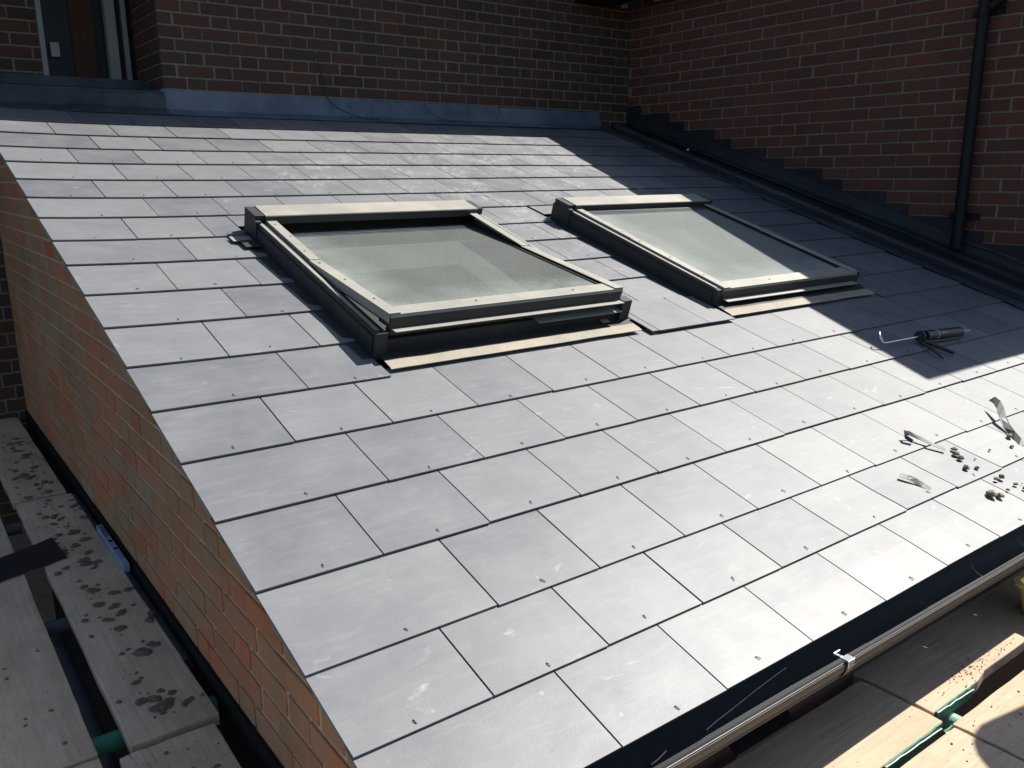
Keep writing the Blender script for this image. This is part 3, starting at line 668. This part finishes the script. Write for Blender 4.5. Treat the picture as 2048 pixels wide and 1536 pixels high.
# ------------------------------------------------------------------ scaffold
GB = 'timber scaffold boards'
def board(name, L, Wd, T, m, loc, rotz, label, seed, end=None, notch=None, tilt=(0, 0)):
    """local x along the board from 0..L, y across, z top at 0"""
    bm = MB(); n = int(L / .06) + 1; k = 6; vs = []; fs = []
    def ey(x, side): return .003 * noise.noise(Vector((x * 4, side * 5, seed))) + .0016 * noise.noise(Vector((x * 19, side, seed)))
    for i in range(n + 1):
        x = L * i / n
        for j in range(k + 1):
            y = Wd * j / k; dy = ey(x, 0) if j == 0 else (ey(x, 1) if j == k else 0)
            if notch and j == 0 and notch[0] < x < notch[1]: dy += notch[2]
            xx = x + (.004 * noise.noise(Vector((y * 30, seed, 0))) if i in (0, n) else 0)
            vs.append((xx, y + dy, .0016 * noise.noise(Vector((x * 3, y * 12, seed))) - (.002 if j in (0, k) else 0)))
    N0 = len(vs); vs += [(p[0], p[1], -T) for p in vs]; w = k + 1
    for i in range(n):
        for j in range(k):
            a = i * w + j; fs.append((a, a + w, a + w + 1, a + 1)); fs.append((N0 + a, N0 + a + 1, N0 + a + w + 1, N0 + a + w))
        a = i * w; fs.append((a, N0 + a, N0 + a + w, a + w)); a = i * w + k; fs.append((a, a + w, N0 + a + w, N0 + a))
    for j in range(k): fs.append((j, j + 1, N0 + j + 1, N0 + j)); a = n * w + j; fs.append((a, N0 + a, N0 + a + 1, a + 1))
    bm.add(vs, fs)
    t = thing(name, loc, label, 'scaffold board', GB, (tilt[0], tilt[1], rotz))
    o = bm.build('plank', m, t, bevel=.003, parts_local=True)
    if end:
        for side, x0, x1 in end:
            c = MB(); y = -.0045 if side == 0 else Wd + .0005
            nn = 10; vs = []; fs = []
            for i in range(nn + 1):
                x = x0 + (x1 - x0) * i / nn; zt = .001 - .010 * abs(noise.noise(Vector((x * 25, seed, 2))))
                vs += [(x, y, -T - .001), (x, y, zt), (x, y + .004, zt), (x, y + .004, -T - .001)]
            for i in range(nn):
                for j in range(4): a = i * 4; fs.append((a + j, a + (j + 1) % 4, a + 4 + (j + 1) % 4, a + 4 + j))
            c.add(vs, fs); c.build('end_band', M_green, t, parts_local=True)
            c = MB(); c.tube([(x0 + (x1 - x0) * i / 12, y - .002, -.002 + .004 * noise.noise(Vector((i * .9, seed, 1))) - .010 * (i / 12)) for i in range(13)], .0016, 6); c.build('torn_strap', M_straw, t, parts_local=True)
    return t
ZB = -.25
# left run: boards lie along +Y  (rotz=90deg: local x->+Y, local y->-X)
board('scaffold_board', 1.93, .212, .036, M_wood_l, (-.003, 1.035, ZB), pi/2, 'long left scaffold board against the gable wall, littered with mortar droppings', 1)
board('scaffold_board', 1.48, .205, .036, M_wood_l, (-.016, 3.0, ZB - .002), pi/2, 'far left scaffold board by the gable wall, ending at the dark wall', 2)
board('scaffold_board', 2.2, .215, .036, M_wood_l, (-.283, 1.05, ZB + .001), pi/2, 'outer left scaffold board crossed by the dark metal strip', 3)
board('scaffold_board', 1.35, .222, .036, M_wood_l, (-.025, -.34, ZB - .004), pi/2, 'short broken-ended left scaffold board at the bottom edge beside the gable wall', 4)
board('scaffold_board', 1.6, .215, .036, M_wood_l, (-.283, -.56, ZB - .003), pi/2, 'scaffold board in the bottom left corner next to the broken-ended one', 5)
board('scaffold_board', 1.5, .215, .036, M_wood_l, (-.283, 3.27, ZB), pi/2, 'farthest outer left scaffold board near the dark brick wall', 6)
# right run: boards lie along +X
board('scaffold_board', 2.6, .222, .036, M_wood_r, (-1.185, -.087, ZB), 0, 'tan scaffold board half shaded by the gutter, left of the butt joint', 11, end=[(0, 2.33, 2.585)])
board('scaffold_board', 3.2, .222, .036, M_wood_r, (1.428, -.056, ZB), 0, 'notched tan scaffold board half shaded by the gutter, right of the butt joint', 12, end=[(0, .01, .20)], notch=(.28, .9, .012))
board('scaffold_board', 2.6, .222, .036, M_wood_r, (-1.186, -.335, ZB), 0, 'sunlit front scaffold board at the bottom right corner, left of the joint', 13, end=[(1, 2.56, 2.60)])
board('scaffold_board', 3.2, .222, .036, M_wood_r, (1.423, -.328, ZB), 0, 'sunlit front scaffold board at the bottom right with a long crack', 14)
board('scaffold_board', 2.9, .222, .036, M_wood_r, (-.9, -.575, ZB), 0, 'outermost front scaffold board below the picture edge at the right', 15)
GTU = 'scaffold tubes under the boards'
def tube(name, a, b, label, m=M_tube, r=.0242):
    c = MB(); c.tube([a, b], r, 20, cap=False); c.tube([a, b], r - .004, 16, cap=False)
    A, B = Vector(a), Vector(b); d = (B - A).normalized() * .002
    c.tube([A - d * -1, A + d * 3], r - .004, 16); o = c.build(name, m, None, origin=a); tag(o, label, 'scaffold tube', GTU); return o
zt = ZB - .036 - .026
tube('scaffold_tube', (.005, 1.35, -.285), (.002, 2.98, -.285), 'blue grey scaffold tube lying between the left boards and the gable wall')
tube('scaffold_tube', (-.246, .9, zt - .09), (-.246, 2.0, zt - .075), 'bluish scaffold tube seen down the gap between the left boards')
tube('scaffold_tube', (-1.2, 1.17, zt), (.03, 1.17, zt), 'green ended scaffold tube crossing under the near end of the left boards', M_green)
tube('scaffold_tube', (-1.2, 1.88, zt - .001), (-.21, 1.88, zt - .001), 'grey scaffold tube stub across the gap in the middle of the left boards')
tube('scaffold_tube', (-1.2, 2.80, zt - .001), (-.22, 2.80, zt + .015), 'farthest short scaffold tube end in the gap between the left boards')
tube('scaffold_tube', (1.52, -1.2, zt - .002), (1.52, .10, zt - .002), 'pale green scaffold tube visible in the gap by the right board joint', rough_material('pale_green_tube', (.28,.50,.40), (.20,.38,.30), 14, rough=.5))
tube('scaffold_tube', (-1.2, -.42, zt - .05), (4.4, -.42, zt - .05), 'long scaffold tube running beneath the front boards')
for x, y in ((-.52, .3), (-.52, 2.9), (.2, -.66), (3.2, -.66)):
    tube('scaffold_tube', (x, y, -2.4), (x, y, -.30), 'upright scaffold tube standing on the ground below the boards')

# spirit level on the tube
lv = thing('spirit_level', (.005, 2.02, -.26), 'short blue grey spirit level lying on the tube beside the gable wall', 'spirit level')
c = MB(); c.box((-.004, 2.03, -.2605), (.018, 2.46, -.228)); c.build('body', M_level, lv, bevel=.003)
for y in (2.19, 2.27):
    c = MB(); c.tube([(.007, y, -.2285), (.007, y, -.2265)], .008, 14); c.build('vial_port', M_dark, lv)
c = MB(); c.box((-.001, 2.32, -.2279), (.015, 2.44, -.2270)); c.build('label_strip', M_lead, lv)
# dark strip lying across left boards
c = MB(); n = 16; vs = []; fs = []
for i in range(n + 1):
    t = i / n; x = -.60 + .46 * t; y0 = 2.10 + .16 * t; wv = .15 + .02 * t
    z = ZB + .010 + .004 * sin(t * 5)
    vs += [(x, y0, z), (x - .02, y0 + wv, z + .004 + (.016 * t * t)), (x - .02, y0 + wv, z + .001 + (.016 * t * t)), (x, y0, z - .003)]
for i in range(n):
    for j in range(4): a = i * 4; fs.append((a + j, a + (j + 1) % 4, a + 4 + (j + 1) % 4, a + 4 + j))
fs += [(0, 3, 2, 1), (n*4, n*4+1, n*4+2, n*4+3)]
c.add(vs, fs); tag(c.build('slate_strip', M_lead_dk, None, origin=(-.3, 2.2, ZB)), 'dark grey strip laid across the two left scaffold boards', 'strip')
# lumps
def lump(mb, p, r, flat=.5, up=None, seed=0, M=None):
    bm = bmesh.new(); bmesh.ops.create_icosphere(bm, subdivisions=2, radius=1)
    rx_, ry_ = random.uniform(.75, 1.3), random.uniform(.75, 1.2); a = random.uniform(0, 6.28); vs = []
    for v in bm.verts:
        q = v.co * (1 + .38 * noise.noise(v.co * 1.6 + Vector((seed, 0, 0))) + .22 * noise.noise(v.co * 4 + Vector((0, seed, 0))))
        x, y = q.x * rx_, q.y * ry_; x, y = x * cos(a) - y * sin(a), x * sin(a) + y * cos(a)
        w = Vector((x * r, y * r, max(q.z, -.45) * r * flat))
        if M: w = M @ w
        vs.append(Vector(p) + w)
    fs = [tuple(v.index for v in f.verts) for f in bm.faces]; bm.free(); mb.add(vs, fs, (random.random(),) * 3, None, False)
mb = MB()
for i in range(250):
    y = 1.1 + 3.0 * random.random() ** 1.15; x = -.105 + random.gauss(0, .048)
    if not -.208 < x < -.008: continue
    if y < 1.5 and random.random() < .45: continue
    s = random.choice([.003, .004, .006, .008, .011, .014]) * random.uniform(.7, 1.2)
    nn_ = 1 if s < .008 else random.choice([1, 2, 3])
    for k in range(nn_): lump(mb, (x + random.uniform(-1, 1) * s * (k > 0), y + random.uniform(-1.2, 1.2) * s * (k > 0), ZB + s * .12), s, random.uniform(.22, .5), seed=i * 3 + k)
for i in range(45):
    x = random.uniform(-.49, -.30); y = random.uniform(-.1, 2.9); s = random.choice([.002, .003, .005, .007]); lump(mb, (x, y, ZB + .001), s, .35, seed=400 + i)
for i in range(30):
    x = random.uniform(-.23, -.04); y = random.uniform(.5, 1.0); s = random.choice([.003, .005, .009]); lump(mb, (x, y, ZB - .002), s, .35, seed=500 + i)
tag(mb.build('mortar_droppings', M_drop, None, origin=(-.1, 2, ZB)), 'scattered dark mortar droppings and crumbs on the left scaffold boards', 'mortar droppings', kind='stuff')
mb = MB()
for i in range(150):
    x = 1.72 + random.gauss(0, .10); y = -.02 + random.gauss(0, .018); lump(mb, (x, y, ZB + .0006), random.uniform(.0008, .0022), .6, seed=i)
for i in range(70):
    x = random.uniform(1.3, 2.1); y = random.uniform(-.30, -.13); lump(mb, (x, y, ZB + .0006), random.uniform(.0008, .003), .6, seed=i)
tag(mb.build('dirt_crumbs', M_drop, None, origin=(1.7, -.05, ZB)), 'fine dark dirt crumbs on the sunlit tan boards', 'dirt', kind='stuff')
# offcut under the gutter
c = MB(); c.add([(.855, .10, -.205), (1.055, .095, -.20), (1.09, .135, -.20), (.89, .165, -.205), (.855, .10, -.212), (1.055, .095, -.207), (1.09, .135, -.207), (.89, .165, -.212)], [(0,1,2,3),(4,7,6,5),(0,4,5,1),(1,5,6,2),(2,6,7,3),(3,7,4,0)])
tag(c.build('slate_offcut', M_lead_dk, None, origin=(.95, .12, -.21)), 'grey slate offcut lying in shadow below the gutter', 'slate offcut')
# yellow tub at the right edge
TX = 2.195
tb = thing('yellow_tub', (TX, -.03, ZB), 'yellow plastic tub at the right edge standing on the tan scaffold board', 'tub')
def rring(cx, cy_, a, b, z, rc, n=6):
    out = []
    for q, (sx, sy) in enumerate(((1, 1), (-1, 1), (-1, -1), (1, -1))):
        for i in range(n + 1): t = pi / 2 * q + pi / 2 * i / n; out.append((cx + sx * (a - rc) + rc * cos(t), cy_ + sy * (b - rc) + rc * sin(t), z))
    return out
rings = [rring(TX, -.03, .085, .06, ZB + .002, .03), rring(TX, -.03, .105, .08, ZB + .10, .03), rring(TX, -.03, .118, .092, ZB + .102, .035), rring(TX, -.03, .118, .092, ZB + .112, .035), rring(TX, -.03, .100, .074, ZB + .112, .028), rring(TX, -.03, .082, .057, ZB + .012, .026)]
c = MB(); vs = [p for r_ in rings for p in r_]; m_ = len(rings[0]); fs = []
for i in range(len(rings) - 1):
    for j in range(m_): fs.append((i*m_+j, i*m_+(j+1)%m_, (i+1)*m_+(j+1)%m_, (i+1)*m_+j))
fs.append(tuple(range(m_))[::-1]); fs.append(tuple(range(5*m_, 6*m_)))
c.add(vs, fs, None, None, False); c.build('body', M_yellow, tb, bevel=.0015)
c = MB(); c.tube([(TX-.11, -.10, ZB + .107), (TX-.135, -.12, ZB + .107), (TX-.14, -.09, ZB + .107), (TX-.12, -.05, ZB + .107)], .007, 10); c.build('grip', M_yellow, tb)

# ------------------------------------------------------------------ odds and ends on the slates
def strip3(pts, w, label):
    strip('lead_strip', [(*p[:3], p[3]) for p in pts], w, label)
def strip(name, pts, w, label, t=.0012, group='lead offcut strips on the slates'):
    c = MB(); vs = []; fs = []; P = [Vector(p[:3]) for p in pts]; n = len(P)
    for i in range(n):
        d = (P[min(i+1, n-1)] - P[max(i-1, 0)]).normalized(); tw = pts[i][3]
        sdir = Vector((-d.y, d.x, 0)).normalized(); ax = sdir * cos(tw) + Vector((0, 0, 1)) * sin(tw); nn = d.cross(ax).normalized()
        for a, b in ((-1, 0), (1, 0), (1, 1), (-1, 1)): q = P[i] + ax * a * w / 2 + nn * b * t; vs.append(RWv(q.x, q.y, q.z))
    for i in range(n - 1):
        for j in range(4): a = i * 4; fs.append((a + j, a + (j + 1) % 4, a + 4 + (j + 1) % 4, a + 4 + j))
    fs += [(0, 3, 2, 1), ((n-1)*4, (n-1)*4+1, (n-1)*4+2, (n-1)*4+3)]
    c.add(vs, fs); tag(c.build(name, M_strip, None, origin=P and RWv(*P[0])), label, 'lead strip', group)
strip3([(2.85, .545, .055, .9), (2.825, .515, .060, .7), (2.795, .485, .055, .4), (2.765, .455, .040, .2), (2.735, .42, .028, .5), (2.71, .385, .022, .9), (2.685, .35, .020, .6), (2.66, .32, .018, .3)], .026, 'largest bent grey lead strip curling over the slates at the right edge')
strip3([(2.222, .505, .022, 1.2), (2.210, .530, .030, 1.3), (2.225, .545, .034, 1.0), (2.245, .535, .032, .6), (2.262, .500, .028, .35), (2.278, .465, .024, .2), (2.30, .425, .020, .1)], .017, 'hooked thin lead strip lying just above the mortar lumps')
strip3([(1.955, .395, .024, .2), (1.966, .375, .026, .25), (1.977, .35, .024, .5), (1.984, .33, .021, .3), (1.99, .305, .018, .1)], .021, 'short flat lead strip lying alone below the hooked one')
ST = [((2.344,.415),.011),((2.314,.394),.013),((2.299,.369),.015),((2.248,.324),.014),((2.291,.308),.009),((2.678,.379),.014),((2.600,.333),.008),((2.481,.356),.007),((2.315,.236),.014),((2.285,.238),.009),((2.319,.191),.009),((2.253,.185),.007),((2.350,.184),.004),((2.322,.163),.009),((2.159,.195),.017),((2.181,.177),.014),((2.170,.205),.009),((2.355,.345),.005),((2.335,.16),.004)]
SL = ['top small mortar lump of the chain of three below the hooked strip', 'middle mortar lump of the chain of three below the hooked strip', 'lowest and largest mortar lump of the chain of three', 'rounded mortar lump alone below the chain of three', 'small mortar lump right beside the rounded lone one', 'mortar lump touching the largest bent lead strip', 'small lump right of centre between strip and chain of lumps', 'tiny flat lump left of the small lump near the big strip', 'round dark mortar lump at the slate joint near the right edge', 'dark lump tucked left of the round dark one', 'crumbly lump below the round dark one near the right edge', 'thin flat crumb between the crumbly lump and the big cluster', 'tiny crumb farthest right beside the crumbly lump', 'lump at the right picture edge beside the crumbly lump', 'biggest flat mortar lump of the lowest cluster', 'right hand lump of the lowest cluster', 'upright lump on top of the lowest cluster', 'tiny crumb right of the chain of three lumps', 'tiny crumb at the right edge below the others']
for i, (((u, v), s), l) in enumerate(zip(ST, SL)):
    mb = MB(); lump(mb, RWv(u, v, .014 + dz(u, v) + s * .35), s * .82, .8, seed=i * 7 + 1); tag(mb.build('mortar_lump', M_stone, None, origin=RWv(u, v, .016)), l, 'mortar lump', 'mortar lumps on the lower right slates')
mb = MB(); lump(mb, RWv(4.80, 4.05, .05), .011, .8, seed=3); tag(mb.build('white_flake', M_white, None, origin=RWv(4.8, 4.05, .05)), 'small white flake on the dark lead near the far corner', 'flake')

# sealant gun
sg = thing('sealant_gun', RWv(3.2, 1.04, .02), 'black sealant gun with cartridge lying in the shadow on the slates', 'sealant gun')
def T(pts, r, name, m, n=12, cap=True):
    c = MB(); c.tube([RWv(*p) for p in pts], r, n, cap=cap); return c.build(name, m, sg)
T([(2.925, 1.105, .062), (2.915, 1.095, .070), (2.905, 1.080, .058), (2.911, 1.062, .037), (2.93, 1.060, .034), (3.19, 1.044, .040)], .0042, 'plunger_rod', M_steel)
T([(3.225, 1.042, .040), (3.50, 1.016, .038)], .0235, 'cartridge', rough_material('cartridge_black', (.02,.022,.026), (.03,.032,.036), 12, rough=.3), 24)
T([(3.498, 1.016, .038), (3.506, 1.0155, .038)], .0248, 'front_ring', M_pvc, 24)
T([(3.505, 1.0155, .038), (3.525, 1.0135, .038), (3.58, 1.009, .036)], [.010, .010, .006], 'nozzle', M_pvc, 14)
T([(3.294, 1.035, .0395), (3.303, 1.0345, .0395)], .0246, 'label_ring', M_pvc, 24)
c = MB()
for k, (w, g) in enumerate(((.006, .010), (.005, .007), (.007, .009), (.004, .007), (.006, .014), (.005, 0))):
    x = 3.310 + sum(q[1] for q in ((.006, .010), (.005, .007), (.007, .009), (.004, .007), (.006, .014), (.005, 0))[:k])
    for a in (0,):
        yc = 1.035 - (x - 3.30) * .095
        c.add([RWv(x, yc - .0215, .0520), RWv(x + w, yc - .0215, .0520), RWv(x + w, yc - .0140, .0610), RWv(x, yc - .0140, .0610)], [(0, 1, 2, 3)])
c.build('label_marks', M_pvc, sg)
T([(3.185, 1.045, .040), (3.192, 1.045, .040)], .026, 'back_plate', M_black, 20)
c = MB(); c.box((-.05, -.020, -.003), (.05, .020, .003)); 
T([(3.19, 1.04, .026), (3.215, .985, .024), (3.235, .895, .022)], [.010, .009, .008], 'handle', M_black, 10)
T([(3.175, 1.03, .022), (3.165, .985, .022), (3.14, .925, .021), (3.118, .885, .020)], [.008, .006, .005, .005], 'trigger', M_black, 10)
T([(3.20, 1.03, .020), (3.30, 1.012, .018), (3.48, 1.0, .018)], .006, 'cradle', M_black, 10)

# unseen bucket shape added only to cast a rounded shadow on the front boards
bk = thing('shadow_bucket', (2.36, -.30, .75), 'unseen black bucket added outside the picture to cast a rounded shadow', 'bucket')
c = MB(); c.tube([(2.40, -.33, .62), (2.40, -.33, .92)], [.13, .17], 24); c.build('body', M_black, bk)
c = MB(); c.tube([(2.40 + .17 * cos(t), -.33, .92 + .16 * sin(t)) for t in [pi * i / 12 for i in range(13)]], .004, 8); c.build('handle', M_steel, bk)
tube('scaffold_tube', (2.40, -.33, 1.085), (4.6, -.33, 1.085), 'guard rail scaffold tube outside the picture on the right')

# ------------------------------------------------------------------ ground
g = MB(); g.add([(-60, -60, -2.4), (60, -60, -2.4), (60, 60, -2.4), (-60, 60, -2.4)], [(0, 1, 2, 3)])
tag(g.build('ground', M_ground, None), kind='structure')
